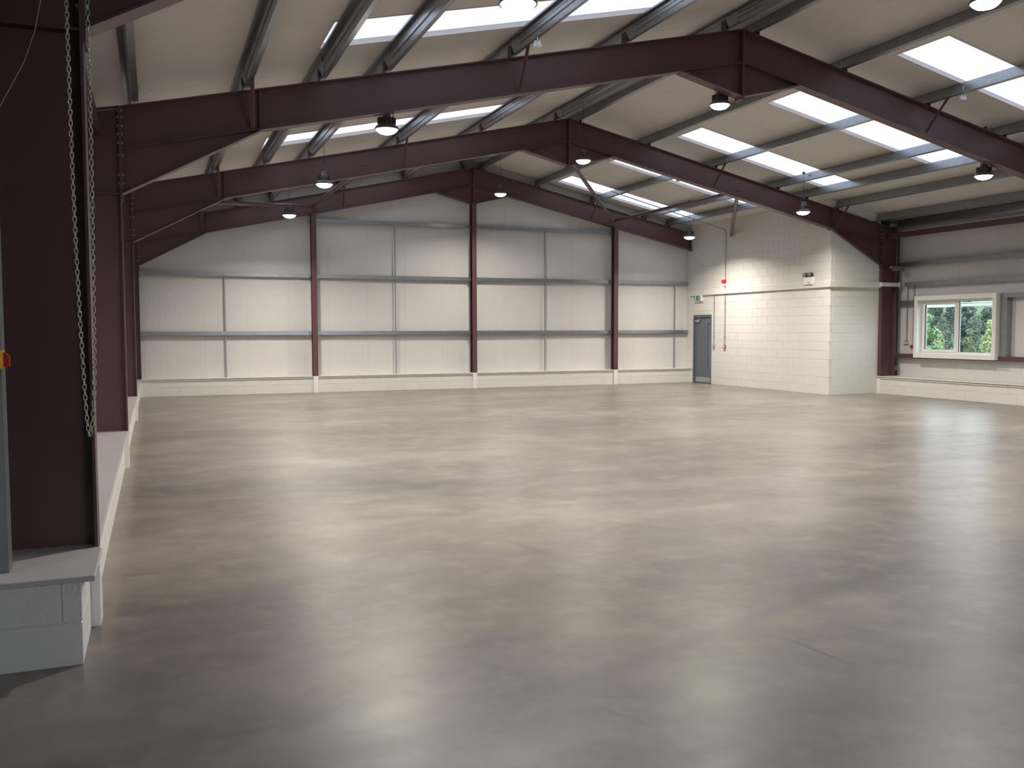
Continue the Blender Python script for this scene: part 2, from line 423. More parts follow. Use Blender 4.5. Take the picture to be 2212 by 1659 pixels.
cap = MB(); cap.cbox(W-.045, XRR-.005, Y1+.1, YR, LEDGE-.022, LEDGE, .003); cap.box(W-.024, W-.004, Y1+.1, YR-.01, LEDGE-.062, LEDGE-.032)
cap.build('ledge', M['trunk'], wall_right)

# front wall (behind the camera) --------------------------------------
OX0, OX1, OZ = 5.6, 10.8, 4.0  # doorway opening, unseen, added so daylight reaches faces turned to the camera
g = MB(); g.prism([(XL-.1, 0), (OX0, 0), (OX0, zl(OX0)), (XL-.1, zl(XL))], Y1-.1, Y1); g.prism([(OX1, 0), (XRR+.1, 0), (XRR+.1, zl(XRR)), (OX1, zl(OX1))], Y1-.1, Y1)
g.prism([(OX0, OZ), (OX1, OZ), (OX1, zl(OX1)), (W/2, zl(W/2)), (OX0, zl(OX0))], Y1-.1, Y1)
wall_front = struct(g.build('wall_front', M['gable_panel']))

# partition of the corner room -----------------------------------------
DY0, DY1, DZ = -1.07, -.08, 2.11
g = MB()
g.box(XR+.0045, XR+.2, YR+.03, DY0-.02, 0, 4.84); g.box(XR+.0045, XR+.2, DY1+.02, Y0, 0, 4.84); g.box(XR+.0045, XR+.2, DY0-.02, DY1+.02, DZ+.01, 4.84)
wall_partition = struct(g.build('wall_partition', M['mortar']))
nb = lay(wall_partition, -YR+.30, .002, 4.93, lambda u, z: ((XR, .30-u, z), -math.pi/2), [(.30-DY1-.005, .30-DY0+.005, 0, DZ+.005)], 'blocksmooth', topcut=lambda a: zl(XR)-.004)
g = MB(); g.prism([(XR+.02, 0), (W+.004, 0), (W+.004, zl(W)), (XR+.02, zl(XR+.02))], YR+.0045, YR+.10)
g.box(W+.46, XRR, YR+.14, YR+.20, LEDGE, 4.4)
wall_end = struct(g.build('wall_partition_end', M['mortar']))
lay(wall_end, W-XR-.09, .002, 4.9, lambda u, z: ((XR+.095+u, YR, z), 0), [], 'blocksmooth', 1, topcut=lambda a: zl(XR+.095+a)-.004, D=.06)

# ------------------------------------------------------------------ roof
g = MB(); g.prism([(W/2-.3, zl(W/2-.3)+.10), (W/2, zl(W/2)+.10), (W/2+.3, zl(W/2+.3)+.10), (W/2, zl(W/2)+.16)], Y1, Y0+.1)
g.prism([(XL-.15, zl(XL-.15)+.0), (XL-.0, zl(XL)), (XL, zl(XL)+.2), (XL-.15, zl(XL)+.2)], Y1, Y0+.1)
g.prism([(XRR+.15, zl(XL-.15)), (XRR+.15, zl(XL)+.2), (XRR, zl(XL)+.2), (XRR, zl(XL))], Y1, Y0+.1)
ceiling = struct(g.build('ceiling', M['roof_panel']))
cs = 1/math.sqrt(1+MS*MS)
for side in (0, 1):
    sx = 1 if side == 0 else -1
    xe = XL-.1 if side == 0 else XRR+.1
    V = (sx*cs, 0, MS*cs); Nn = (-sx*MS*cs, 0, cs)
    s_of = lambda X: abs(X-xe)/cs
    ya = Y0+.1; first = True; k = 0
    RX = (2.25, 6.95) if side == 0 else (11.3, 15.62)
    edges = [ya] + [-.25-PW*i for i in range(0, 31)]
    for i in range(len(edges)-1):
        y1_, y0_ = edges[i], max(edges[i+1], Y1-.1)
        if y0_ >= y1_-.01: continue
        light = (i >= 1) and ((i-1) % 3 == 0)
        O = (xe, y0_, zl(xe) if True else 0)
        O = (xe, y0_, Z_RT+LOFF+MS*(xe if side == 0 else W-xe))
        if not light:
            panel(ceiling, M['roof_panel'], O, (0, 1, 0), Nn, y1_-y0_, lambda u: 0, lambda u: s_of(W/2), 'roof_panel', .08, V)
        else:
            a, e = sorted((s_of(RX[0]), s_of(RX[1])))
            panel(ceiling, M['roof_panel'], O, (0, 1, 0), Nn, y1_-y0_, lambda u: 0, lambda u, a=a: a, 'roof_panel', .08, V)
            panel(ceiling, M['roof_panel'], O, (0, 1, 0), Nn, y1_-y0_, lambda u, e=e: e, lambda u: s_of(W/2), 'roof_panel', .08, V)
            # rooflight: kerb frame and translucent sheet on top
            Ov = Vector(O); Vv = Vector(V); Nv = Vector(Nn)
            pw = y1_-y0_; t_ = .036
            kb = MB()
            for (u0, u1, q0, q1) in ((0, t_, a, e), (pw-t_, pw, a, e), (t_, pw-t_, a, a+.03), (t_, pw-t_, e-.03, e)):
                kb.sweep([(u0, -.004), (u1, -.004), (u1, .075), (u0, .075)], Ov+Vv*q0, Ov+Vv*q1, (0, 1, 0), Nv)
            rl = MB(); rl.sweep([(t_/2, .060), (pw-t_/2, .060), (pw-t_/2, .066), (t_/2, .066)], Ov+Vv*(a+.01), Ov+Vv*(e-.01), (0, 1, 0), Nv)
            ro = rl.build('rooflight', M['rooflight'], ceiling)
            kb.build('rooflight_kerb', M['kerb'], ro)

# ------------------------------------------------------------------ portal frames
DEP = .512
def add_frame(k, label):
    yc = .10-k*BAY-(.055 if k == 1 else 0); hw = .095
    t = thing('portal_frame', label, 'steel frame', (0, yc, 0), 'red portal frames spanning the hall')
    tf, tw = .016, .011
    zb = lambda x: zr(x)-DEP
    for sd in (0, 1):
        X = (lambda x: x) if sd == 0 else (lambda x: W-x)
        def pr(mb, poly, a0, a1): mb.prism([(X(px), pz) for px, pz in poly], a0, a1)
        # column
        c_ = MB()
        topo, topi = zr(X(-.455)), zr(X(0))
        topo = Z_RT-MS*.455
        pr(c_, [(-.455, 0), (-.455+tf, 0), (-.455+tf, topo), (-.455, topo)], -hw, hw)
        pr(c_, [(.01-tf, 0), (.01, 0), (.01, Z_RT-.01), (.01-tf, Z_RT-.01)], -hw, hw)
        pr(c_, [(-.44, 0), (-.005, 0), (-.005, Z_RT-.02), (-.44, topo-.01)], -tw/2, tw/2)
        for zz in (3.29,):
            pr(c_, [(-.44, zz-.007), (-.006, zz-.007), (-.006, zz+.007), (-.44, zz+.007)], -hw+.005, hw-.005)
        pr(c_, [(-.455, topo), (.01, Z_RT-.01), (.01, Z_RT+.004), (-.455, topo+.014)], -hw, hw)
        c_.build('column', M['red'], t)
        foot = MB(); pr(foot, [(-.034, .0), (.014, .0), (.014, LEDGE-.03), (-.034, LEDGE-.03)], -hw-.002, hw+.002)
        if not (sd == 1 and k == 0): foot.build('column_foot', M['white'], t)
        # rafter
        r_ = MB(); xc_ = W/2
        a = .012
        top = lambda x: Z_RT+MS*x
        pr(r_, [(a, top(a)-tf), (xc_, top(xc_)-tf), (xc_, top(xc_)), (a, top(a))], -hw, hw)
        pr(r_, [(a, top(a)-DEP), (xc_, top(xc_)-DEP), (xc_, top(xc_)-DEP+tf), (a, top(a)-DEP+tf)], -hw, hw)
        pr(r_, [(a, top(a)-DEP+.01), (xc_, top(xc_)-DEP+.01), (xc_, top(xc_)-.01), (a, top(a)-.01)], -tw/2, tw/2)
        r_.build('rafter', M['red'], t)
        h_ = MB()
        xh, zh = 1.63, 4.17
        pr(h_, [(a, 3.30), (xh, zh), (xh, zh+.03), (a, top(a)-DEP)], -tw/2-.001, tw/2+.001)
        pr(h_, [(a, 3.29), (xh+.01, zh-.004), (xh+.03, zh+.014), (a, 3.29+.02)], -hw+.002, hw-.002)
        pr(h_, [(xh-.006, zh+.01), (xh+.006, zh+.01), (xh+.006, top(xh)-.02), (xh-.006, top(xh)-.02)], -hw+.01, hw-.01)
        h_.build('eaves_haunch', M['red'], t)
        ah = MB()
        pr(ah, [(xc_-1.07, top(xc_-1.07)-DEP), (xc_, 5.26), (xc_, top(xc_)-DEP+.02)], -tw/2-.001, tw/2+.001)
        pr(ah, [(xc_-1.09, top(xc_-1.07)-DEP-.014), (xc_, 5.248), (xc_, 5.266), (xc_-1.05, top(xc_-1.07)-DEP+.008)], -hw+.002, hw-.002)
        pr(ah, [(xc_-.018, 5.20), (xc_-.0005, 5.20), (xc_-.0005, 6.27), (xc_-.018, 6.27)], -hw-.006, hw+.006)
        ah.build('apex_haunch', M['red'], t)
        # end plate and its bolts
        ep = MB(); pr(ep, [(.010, 3.22), (.026, 3.22), (.026, Z_RT), (.010, Z_RT)], -hw-.004, hw+.004); ep.build('end_plate', M['red'], t)
        bo = MB()
        for zz in (3.42, 3.52, 3.75, 3.9, 4.0, 4.1, 4.2, 4.28):
            for yy in (-.055, .055):
                x0, x1 = sorted((X(.026), X(.042))); bo.box(x0, x1, yy-.012, yy+.012, zz-.012, zz+.012)
                x0, x1 = sorted((X(-.022), X(-.006))); bo.box(x0, x1, yy-.012, yy+.012, zz-.012, zz+.012)
        tag(bo.build('bolts', M['galvrod'], t), kind='stuff')
        # purlin cleats and fly stays
        for px in PUR[1:]:
            cl = MB(); z0 = top(px)
            pr(cl, [(px-.004-.045, z0-.015), (px+.004-.045, z0-.010), (px+.004-.045, z0+.20), (px-.004-.045, z0+.19)], -.065, .065)
            cl.build('purlin_cleat', M['red'], t)
        for px in (1.50, 5.10):
            if sd == 1 and px < 4 and k == 1: pass
            st = MB(); z0 = top(px)
            q0 = (X(px+.04), -.09, z0-DEP+.06 if px > 2 else 4.20); q1 = (X(px), -.50, z0+.03)
            st.bar(q0, q1, .05, .006, (0, 1, 0)); st.bar(q0, q1, .006, .05, (0, 1, 0))
            st.build('fly_stay', M['red'], t)
    return t
PUR = [.17, 1.47, 2.42, 3.28, 5.07, 6.87, 8.60]
FL = ['red portal frame against the gable wall, furthest of the frames', 'red portal frame beside the corner room, second from the gable wall',
      'red portal frame in mid hall, second from the hanging chain', 'nearest red portal frame, its column behind the hanging chain',
      'red portal frame overhead beside the camera', ]
for k in range(4): add_frame(k, FL[k])
add_frame(4, 'red portal frame behind the camera at the roller door')

# gable posts ----------------------------------------------------------
PN = [('left', 4.34), ('middle', W/2), ('right', 13.42)]
for nm, px in PN:
    t = thing('gable_post', {'left': 'red steel gable post, leftmost of the three', 'middle': 'red steel gable post under the ridge, middle of the three',
              'right': 'red steel gable post, rightmost, nearest the grey door'}[nm], 'post', (px, 0, 0), 'red posts on the gable wall')
    zt = zr(px)-DEP if nm != 'middle' else 5.25
    p_ = MB(); a0, a1 = -.03, .175
    p_.box(-.067, .067, a0, a0+.010, LEDGE, zt); p_.box(-.067, .067, a1-.010, a1, LEDGE, zt); p_.box(-.004, .004, a0+.009, a1-.009, LEDGE, zt)
    p_.box(-.075, .075, a0, a1, LEDGE, LEDGE+.012)
    p_.build('shaft', M['red'], t)
    q_ = MB(); q_.cbox(-.065, .065, a0-.004, .06, 0, LEDGE-.002, .003); tag(q_.build('painted_foot', M['white'], t), 'white painted foot')
    for zz in (1.60, 3.13, 4.62):
        if zz > zt-.05: continue
        for q0, q1 in ((-.11, -.068), (.068, .10)):
            c_ = MB(); c_.box(q0, q1, .10, .177, zz-.05, zz+.05); c_.build('rail_cleat', M['galv'], t)

# gable rails ------------------------------------------------------------
def zed_x(x0, x1, z, ya=.178, yb=.308, h=.10):
    b_ = MB()
    # box-like zed rail: sloping web between two flanges
    sec = [(ya, z-h/2), (ya+.004, z-h/2), (ya+.004, z+h/2-.004), (yb, z+h/2-.004), (yb, z+h/2), (ya, z+h/2)]
    b_.prism(sec, x0, x1, 'x')
    b_.prism([(ya+.004, z-h/2), (ya+.050, z-h/2), (ya+.050, z-h/2+.004), (ya+.004, z-h/2+.004)], x0, x1, 'x')
    b_.prism([(yb-.004, z-h/2+.01), (yb, z-h/2+.01), (yb, z+h/2), (yb-.004, z+h/2)], x0, x1, 'x')
    return b_
bays = [(-.45, 4.27, 'left end bay'), (4.41, W/2-.07, 'bay left of the middle post'), (W/2+.07, 13.35, 'bay right of the middle post'), (13.49, XR-.04, 'bay beside the grey door')]
hn = {1.60: 'lower', 3.13: 'middle', 4.62: 'upper'}
for x0, x1, nm in bays:
    for zz in (1.60, 3.13, 4.62):
        if zz > 4 and (x0 < 2 or x1 > 15): continue
        tag(zed_x(x0, x1, zz).build('cladding_rail', M['galv']), 'galvanised %s cladding rail on the gable, %s' % (hn[zz], nm), 'rail', 'rails across the gable wall')
for sx, nm, zt, dbl in ((2.07, 'left end bay', 3.08, 1), (6.62, 'bay left of the middle post', 4.57, 1), (11.17, 'bay right of the middle post', 4.57, 0), (15.65, 'bay beside the grey door', 3.08, 0)):
    b_ = MB(); b_.box(sx-.012, sx+.012, .215, .24, LEDGE, zt)
    b_.box(sx-.022, sx-.012, .232, .24, LEDGE, zt)
    tag(b_.build('rail_spacer', M['galvrod']), 'thin vertical galvanised spacer between rails, %s' % nm, 'spacer', 'vertical spacers on the gable wall')

# right wall rails ----------------------------------------------------
def zed_y(y0, y1, z, h, xa=XRR-.16, xb=XRR-.002):
    b_ = MB()
    b_.prism([(xa, z-h/2), (xa+.004, z-h/2), (xa+.004, z+h/2-.004), (xb, z+h/2-.004), (xb, z+h/2), (xa, z+h/2)], y0, y1)
    b_.prism([(xb-.004, z-h/2+.01), (xb, z-h/2+.01), (xb, z+h/2), (xb-.004, z+h/2)], y0, y1)
    b_.prism([(xa+.004, z-h/2), (xa+.04, z-h/2), (xa+.04, z-h/2+.004), (xa+.004, z-h/2+.004)], y0, y1)
    return b_
# heights measured at the rail face
tag(zed_y(-18.7, -6.3, 3.31, .11).build('cladding_rail', M['galv']), 'topmost galvanised cladding rail on the right wall above the window', 'rail', 'rails on the right wall')
tag(zed_y(-18.7, -6.55, 2.80, .11).build('cladding_rail', M['galv']), 'galvanised cladding rail just above the white window surround', 'rail', 'rails on the right wall')
tag(zed_y(-7.0, -6.3, 2.34, .10).build('cladding_rail', M['galv']), 'short galvanised rail between the red column and the window', 'rail', 'rails on the right wall')
tag(zed_y(-18.7, -9.40, 2.42, .10).build('cladding_rail', M['galv']), 'galvanised cladding rail running right from the window head', 'rail', 'rails on the right wall')
b_ = MB()
for y0, y1 in ((-18.7, -6.33),):
    b_.box(XRR-.17, XRR-.16, y0, y1, .92, 1.03); b_.box(XRR-.16, XRR-.002, y0, y1, .92, .93); b_.box(XRR-.16, XRR-.002, y0, y1, 1.02, 1.03)
tag(b_.build('sill_channel', M['red']), 'red steel channel running level under the window', 'channel')
b_ = MB(); b_.box(XRR-.17, XRR-.163, -9.56, -9.41, 1.03, 2.37); b_.box(XRR-.163, XRR-.002, -9.56, -9.552, 1.03, 2.37); b_.box(XRR-.163, XRR-.002, -9.418, -9.41, 1.03, 2.37)
tag(b_.build('window_jamb_post', M['galv']), 'dark galvanised upright beside the right edge of the window', 'post')
b_ = MB(); b_.box(W+.05, W+.47, -6.62, -6.52, 3.20, 3.26); b_.box(W+.05, W+.47, -6.62, -6.615, 3.14, 3.2)
tag(b_.build('rail_bracket', M['greybox']), 'short dark bracket on the red column above the white trunking', 'bracket')

# purlins ----------------------------------------------------------------
ordn = ['lowest, by the eaves', 'second up from the eaves', 'third up from the eaves', 'fourth up from the eaves', 'fifth up from the eaves', 'sixth up from the eaves', 'highest, next to the ridge']
for sd in (0, 1):
    for i, px in enumerate(PUR):
        X = (lambda x: x) if sd == 0 else (lambda x: W-x)
        t = thing('purlin', 'galvanised roof purlin on the %s slope, %s' % (('left', 'right')[sd], ordn[i]), 'purlin', (X(px), 0, 0), 'roof purlins')
        s_ = 1 if sd == 0 else -1
        up = Vector((-s_*MS*cs, 0, cs)); al = Vector((s_*cs, 0, MS*cs))
        base = Vector((0, 0, Z_RT+MS*px))
        b_ = MB()
        def rect(a0, a1, n0, n1, ya=Y0, yb=Y1+.02): b_.sweep([(a0, n0), (a1, n0), (a1, n1), (a0, n1)], base+Vector((0, ya, 0)), base+Vector((0, yb, 0)), al, up)
        H0, H1 = .035, .243
        rect(-.003, .003, H0, H1); rect(.003, .065, H0, H0+.005); rect(.060, .065, H0+.005, H0+.022)
        rect(-.062, -.003, H1-.005, H1); rect(-.062, -.057, H1-.022, H1-.005)
        # pressed groove in the web
        b_.sweep([(-.003, .10), (-.014, .115), (-.014, .155), (-.003, .17)], base+Vector((0, Y0, 0)), base+Vector((0, Y1+.02, 0)), al, up)
        b_.build('rail', M['galv'], t)
        # sleeves over the rafters
        for k in range(1, 4):
            yc = .10-k*BAY
            b_ = MB(); rect(-.012, -.0031, H0+.01, H1-.01, yc+.35, yc-.35)
            b_.build('sleeve', M['galv'], t)
# eaves beams
for sd, nm in ((0, 'left'), (1, 'right')):
    X = (lambda x: x) if sd == 0 else (lambda x: W-x)
    b_ = MB()
    yb = Y1+.02; ya = Y0-.02 if sd == 0 else YR-.02
    b_.prism([(X(-.58), 4.20), (X(-.40), 4.24), (X(-.40), 4.30), (X(-.58), 4.26)], ya, yb)
    b_.prism([(X(-.56), 4.24), (X(-.552), 4.24), (X(-.552), 4.42), (X(-.56), 4.42)], ya, yb)
    b_.prism([(X(-.56), 4.412), (X(-.42), 4.44), (X(-.42), 4.448), (X(-.56), 4.42)], ya, yb)
    tag(b_.build('eaves_beam', M['galv']), 'galvanised eaves beam along the top of the %s wall' % nm, 'beam', 'eaves beams')
    b_ = MB(); b_.box(min(X(-.32), X(-.20)), max(X(-.32), X(-.20)), -18.7, -6.3, 3.98, 4.11)
    tag(b_.build('eaves_tie', M['red']), 'red steel tie below the eaves along the %s wall' % nm, 'tie', 'red eaves ties')

# wind bracing between the two far frames --------------------------------
yD, yC = .04, -6.18
def brace(p, q, r, label):
    b_ = MB(); b_.tube([p, q], r, 12)
    for e_, o_ in ((Vector(p), Vector(q)), (Vector(q), Vector(p))):
        d = (o_-e_).normalized(); b_.bar(e_-d*.10, e_+d*.06, .10, .012)
    tag(b_.build('roof_brace', M['red']), label, 'brace', 'wind braces in the far roof bay')
brace((13.36, yD-.08, 4.96), (13.36, yC, 4.96), .045, 'red tubular brace running from right gable post top to the next frame')
brace((4.36, yD-.08, 4.98), (4.36, yC, 4.98), .045, 'red tubular brace running from left gable post top to the next frame')
brace((13.30, yD-.08, 4.95), (9.0, yC, 5.33), .045, 'red diagonal brace from right gable post top up to the ridge of the next frame')
brace((13.46, yC+.15, 4.83), (17.4, yD-.2, 4.25), .045, 'red diagonal brace running down into the painted block wall')
brace((4.30, yD-.08, 4.96), (.15, yC+.1, 4.10), .045, 'red diagonal brace from left gable post top down to the left eaves')

# ------------------------------------------------------------------ high bay lamps
def make_lamp():
    t = thing('high_bay_lamp', '', 'lamp', (0, 0, 0), 'hanging high bay lamps')
    b_ = MB(); b_.lathe([(.001, .235), (.045, .235), (.055, .215), (.055, .17), (.10, .15), (.10, .075), (.115, .06), (.150, .035), (.168, .004), (.166, -.006), (.152, -.006), (.150, .0), (.12, .02), (.001, .02)], seg=28)
    b_.build('housing', M['lampbody'], t)
    fn = MB()
    for j in range(14):
        a = 2*math.pi*j/14; d = Vector((math.cos(a), math.sin(a), 0))
        fn.bar(d*.085+Vector((0, 0, .112)), d*.128+Vector((0, 0, .112)), .006, .08)
    tag(fn.build('cooling_fins', M['lampbody'], t), kind='stuff')
    l_ = MB(); l_.lathe([(.001, -.070), (.05, -.067), (.10, -.052), (.133, -.028), (.148, -.004), (.150, .006)], seg=28); l_.build('lens', M['lens'], t)
    br = MB(); br.tube([(-.085, 0, .15), (-.09, 0, .22), (-.045, 0, .30), (0, 0, .315), (.045, 0, .30), (.09, 0, .22), (.085, 0, .15)], .006, 6); br.build('bracket', M['lampbody'], t)
    return t
LX = {'left': [3.37, 3.35, 3.34, 3.29], 'middle': [8.72, 8.72, 8.70, 8.70], 'right': [14.42, 14.39, 14.38, 14.38]}
LZ = {'left': [4.39, 4.39, 4.39, 4.44], 'middle': [5.17, 5.18, 5.19, 5.15], 'right': [4.27, 4.38, 4.43, 4.43]}
LY_ = [-2.48, -7.30, -12.20, -17.08]
rown = ['first from the gable wall', 'second from the gable wall', 'third from the gable wall', 'fourth from the gable wall']
proto = make_lamp()
bodies = [proto]+[copy_tree(proto) for _ in range(11)]
for nm in ('left', 'middle', 'right'):
    for i in range(4):
        x, z, y = LX[nm][i], LZ[nm][i], LY_[i]
        o = bodies.pop(0)
        o.location = (x, y, z); o['label'] = 'glowing high bay lamp in the %s row, %s' % (nm, rown[i])
        su = MB(); zt = zl(x)-z-.008; su.tube([(0, 0, .31), (0, 0, zt-.02)], .004, 6)
        su.box(-.02, .02, -.02, .02, zt-.05, zt)
        su.build('suspension_cable', M['black'], o)
        ld = bpy.data.lights.new('lamp_light', 'AREA'); ld.shape = 'DISK'; ld.size = .27; ld.energy = LAMP_W
        ld.color = (1.0, .93, .83); ld.spread = math.radians(150)
        lo_ = bpy.data.objects.new('lamp_light', ld); COL.objects.link(lo_); lo_.parent = o; lo_.location = (0, 0, -.078)

# ------------------------------------------------------------------ door
d = MB()
fx0, fx1 = XR-.008, XR+.13
d.box(fx0, fx1, DY1-.055, DY1, 0, DZ); d.box(fx0, fx1, DY0, DY0+.035, 0, DZ); d.box(fx0, fx1, DY0+.035, DY1-.055, DZ-.06, DZ)
d.box(fx0+.06, fx1, DY1-.075, DY1-.055, 0, DZ-.06); d.box(fx0+.06, fx1, DY0+.035, DY0+.05, 0, DZ-.06)
door = struct(d.build('door_1', M['dframe'])); door['label'] = 'grey personnel door with tall narrow vision panel in white block wall'
lx = XR+.035
VY0, VY1, VZ0, VZ1 = -.985, -.83, .50, 1.85
d = MB()
for q in ((DY0+.04, VY0, .01, DZ-.065), (VY1, DY1-.06, .01, DZ-.065), (VY0, VY1, .01, VZ0), (VY0, VY1, VZ1, DZ-.065)): d.box(lx, lx+.045, *q)
leafo = d.build('leaf', M['door'], door)
d = MB(); d.box(lx+.018, lx+.026, VY0, VY1, VZ0, VZ1); d.build('vision_pane', M['lit_pane'], leafo)
d = MB()
for q in ((VY0-.015, VY0, VZ0-.015, VZ1+.015), (VY1, VY1+.015, VZ0-.015, VZ1+.015), (VY0, VY1, VZ0-.015, VZ0), (VY0, VY1, VZ1, VZ1+.015)): d.box(lx-.006, lx, *q)
d.build('vision_bead', M['dframe'], leafo)
d = MB(); d.box(lx-.004, lx, DY0+.06, DY1-.10, .03, .19); d.build('kick_plate', M['steelplate'], leafo)
d = MB(); d.cbox(lx-.055, lx, -.42, -.20, 1.90, 1.965, .006); d.bar((lx-.03, -.30, 1.975), (lx-.05, -.50, 1.985), .02, .008); d.bar((lx-.05, -.50, 1.985), (XR-.0, -.33, 2.06), .02, .008)
d.build('door_closer', M['steelplate'], leafo)
d = MB(); d.cbox(lx-.006, lx, -1.015, -.995, .95, 1.15, .002); d.tube([(lx-.03, -1.005, 1.02), (lx-.045, -1.005, 1.02)], .012, 10); d.build('lock_plate', M['steelplate'], leafo)
# unlit room behind the vision panel
g = MB(); g.box(XR+1.2, XR+1.25, -4, 0.2, 0, 3); o = g.build('wall_room_inner', M['side_panel']); struct(o)

# ------------------------------------------------------------------ trunking, conduits, fittings on the partition
tr_ = thing('cable_trunking', 'white painted cable trunking running level round the block walls', 'trunking', (XR, YR, 2.8))
b_ = MB(); b_.cbox(-.062, -.001, -.0005, -YR+.01, -.075, .078, .0005); b_.build('trunking_side_run', M['trunk'], tr_)
b_ = MB(); b_.cbox(-.062, W-XR+.0, -.062, -.001, -.075, .078, .003); b_.build('trunking_front_run', M['trunk'], tr_)
b_ = MB(); b_.cbox(W-XR+.001, W-XR+.50, -.160, -.108, -.045, .055, .003); b_.cbox(W-XR+.50, W-XR+.54, -.168, -.100, -.055, .065, .004); b_.cbox(W-XR-.06, W-XR-.0, -.160, -.063, -.045, .055, .003); b_.build('trunking_column_crossing', M['trunk'], tr_)
# conduits
def conduit(name, pts, label, r=.0125, clips=(), out=(-1, 0, 0)):
    t = thing(name, label, 'conduit', pts[0], 'galvanised conduits')
    P0 = Vector(pts[0]); b_ = MB(); b_.tube([Vector(p)-P0 for p in pts], r, 8); b_.build('tube', M['galvrod'], t)
    for c_ in clips:
        q = Vector(c_)-P0; b_ = MB(); b_.cbox(q.x-.02, q.x+.02, q.y-.02, q.y+.02, q.z-.02, q.z+.02, .004); b_.build('saddle', M['galvrod'], t)
    return t
cx = XR-.022
conduit('conduit', [(cx, -1.23, 1.21), (cx, -1.23, 2.724)], 'short grey conduit between the trunking and the metal switch by the door', clips=[(cx, -1.23, 1.45), (cx, -1.23, 2.45)])
conduit('conduit', [(cx, -1.79, 1.20), (cx, -1.79, 2.724)], 'grey conduit dropping from the trunking to the red call point', clips=[(cx, -1.79, 1.45), (cx, -1.79, 2.45)])
conduit('conduit', [(cx, -1.79, 2.88), (cx, -1.79, 4.50), (cx-.03, -1.79, 4.58), (cx-.09, -1.79, 4.63), (12.3, -1.79, zr(12.3)+.01)], 'grey conduit rising up the block wall and along the roof slope', clips=[(cx, -1.79, 3.6)])
b_ = MB(); b_.cbox(XR-.045, XR, -1.275, -1.19, 1.12, 1.21, .005); sw = b_
t = thing('light_switch', 'small metal switch box beside the grey door', 'switch', (XR, -1.23, 1.16))
b_ = MB(); b_.cbox(-.045, 0, -.043, .043, -.045, .045, .005); b_.build('box', M['galvrod'], t)
b_ = MB(); b_.cbox(-.053, -.045, -.036, .036, -.036, .036, .002); b_.build('cover', M['steelplate'], t)
b_ = MB(); b_.cbox(-.058, -.053, -.01, .01, -.012, .012, .001); b_.build('rocker', M['white'], t)
t = thing('fire_call_point', 'red fire call point low on the block wall right of the door', 'call point', (XR, -1.79, 1.15))
b_ = MB(); b_.cbox(-.05, 0, -.052, .052, -.052, .052, .006); b_.build('box', M['redplastic'], t)
b_ = MB(); b_.cbox(-.055, -.05, -.03, .03, -.025, .03, .002); b_.build('window', M['white'], t)
t = thing('fire_sounder', 'round red fire alarm sounder on the block wall above the trunking', 'alarm', (XR, -1.76, 3.09))
b_ = MB(); q = MB(); q.lathe([(.001, .11), (.045, .11), (.052, .10), (.052, .05), (.062, .045), (.062, .0), (.001, 0)], seg=24)
b_.add([(-z, y, x) for x, y, z in q.v], [f_[::-1] for f_ in q.f], True); b_.build('horn', M['redplastic'], t)
b_ = MB(); b_.cbox(-.05, 0, -.045, .045, -.13, -.062, .006); b_.build('base_box', M['white'], t)
# exit sign
t = thing('exit_sign', 'green running man exit sign under the trunking above the grey door', 'sign', (XR, -.43, 2.64))
b_ = MB(); b_.cbox(-.075, -.002, -.20, .20, -.10, .085, .006); b_.build('case', M['white'], t)
b_ = MB(); b_.cbox(-.081, -.075, -.13, .195, -.075, .08, .001); b_.build('face', M['green'], t)
b_ = MB()
def yz(poly, x=-.0835, th=.002): b_.prism([(-p[0], p[1]) for p in poly], x, x+th, 'x')
yz([(-.16, -.06), (-.085, -.06), (-.085, .065), (-.16, .065)])       # doorway
yz([(.035, -.01), (.06, -.01), (.06, .06), (.085, .06), (.085, -.01), (.11, -.01), (.0725, -.055)])
yz([(-.17, -.066), (-.075, -.066), (-.075, -.061), (-.17, -.061)])
b_.build('pictogram', M['signwhite'], t)
b_ = MB()
def man(p, q, w_): b_.bar((-.0855, -p[0], p[1]), (-.0855, -q[0], q[1]), w_, .002, (1, 0, 0))
man((-.118, .03), (-.130, -.005), .022); man((-.130, -.005), (-.108, -.025), .011); man((-.108, -.025), (-.112, -.05), .010)
man((-.132, -.008), (-.142, -.03), .011); man((-.142, -.03), (-.158, -.036), .010); man((-.118, .026), (-.10, .01), .008); man((-.12, .028), (-.145, .018), .008)
q = [(-.112+.010*math.cos(a*math.pi/5), .048+.010*math.sin(a*math.pi/5)) for a in range(10)]
yz(q, -.0865, .002); b_.build('running_man', M['green'], t)
# twin spot emergency light
t = thing('twin_spot_light', 'white twin-spot emergency light box on top of the trunking', 'emergency light', (XR, -5.50, 2.88))
b_ = MB(); b_.cbox(-.10, -.001, -.19, .17, -.07, .13, .012); b_.build('box', M['white'], t)
b_ = MB(); b_.cbox(-.103, -.10, -.07, -.02, -.03, -.01, .001); b_.build('indicator', M['greybox'], t)
for yy in (-.10, .085):
    b_ = MB(); b_.cbox(-.13, -.05, yy-.075, yy+.075, .145, .235, .012); b_.tube([(-.07, yy, .125), (-.07, yy, .15)], .012, 8); h_ = b_.build('lamp_head', M['black'], t)
    b_ = MB(); b_.cbox(-.134, -.13, yy-.06, yy+.06, .155, .225, .004); b_.build('reflector', M['grille'], h_)

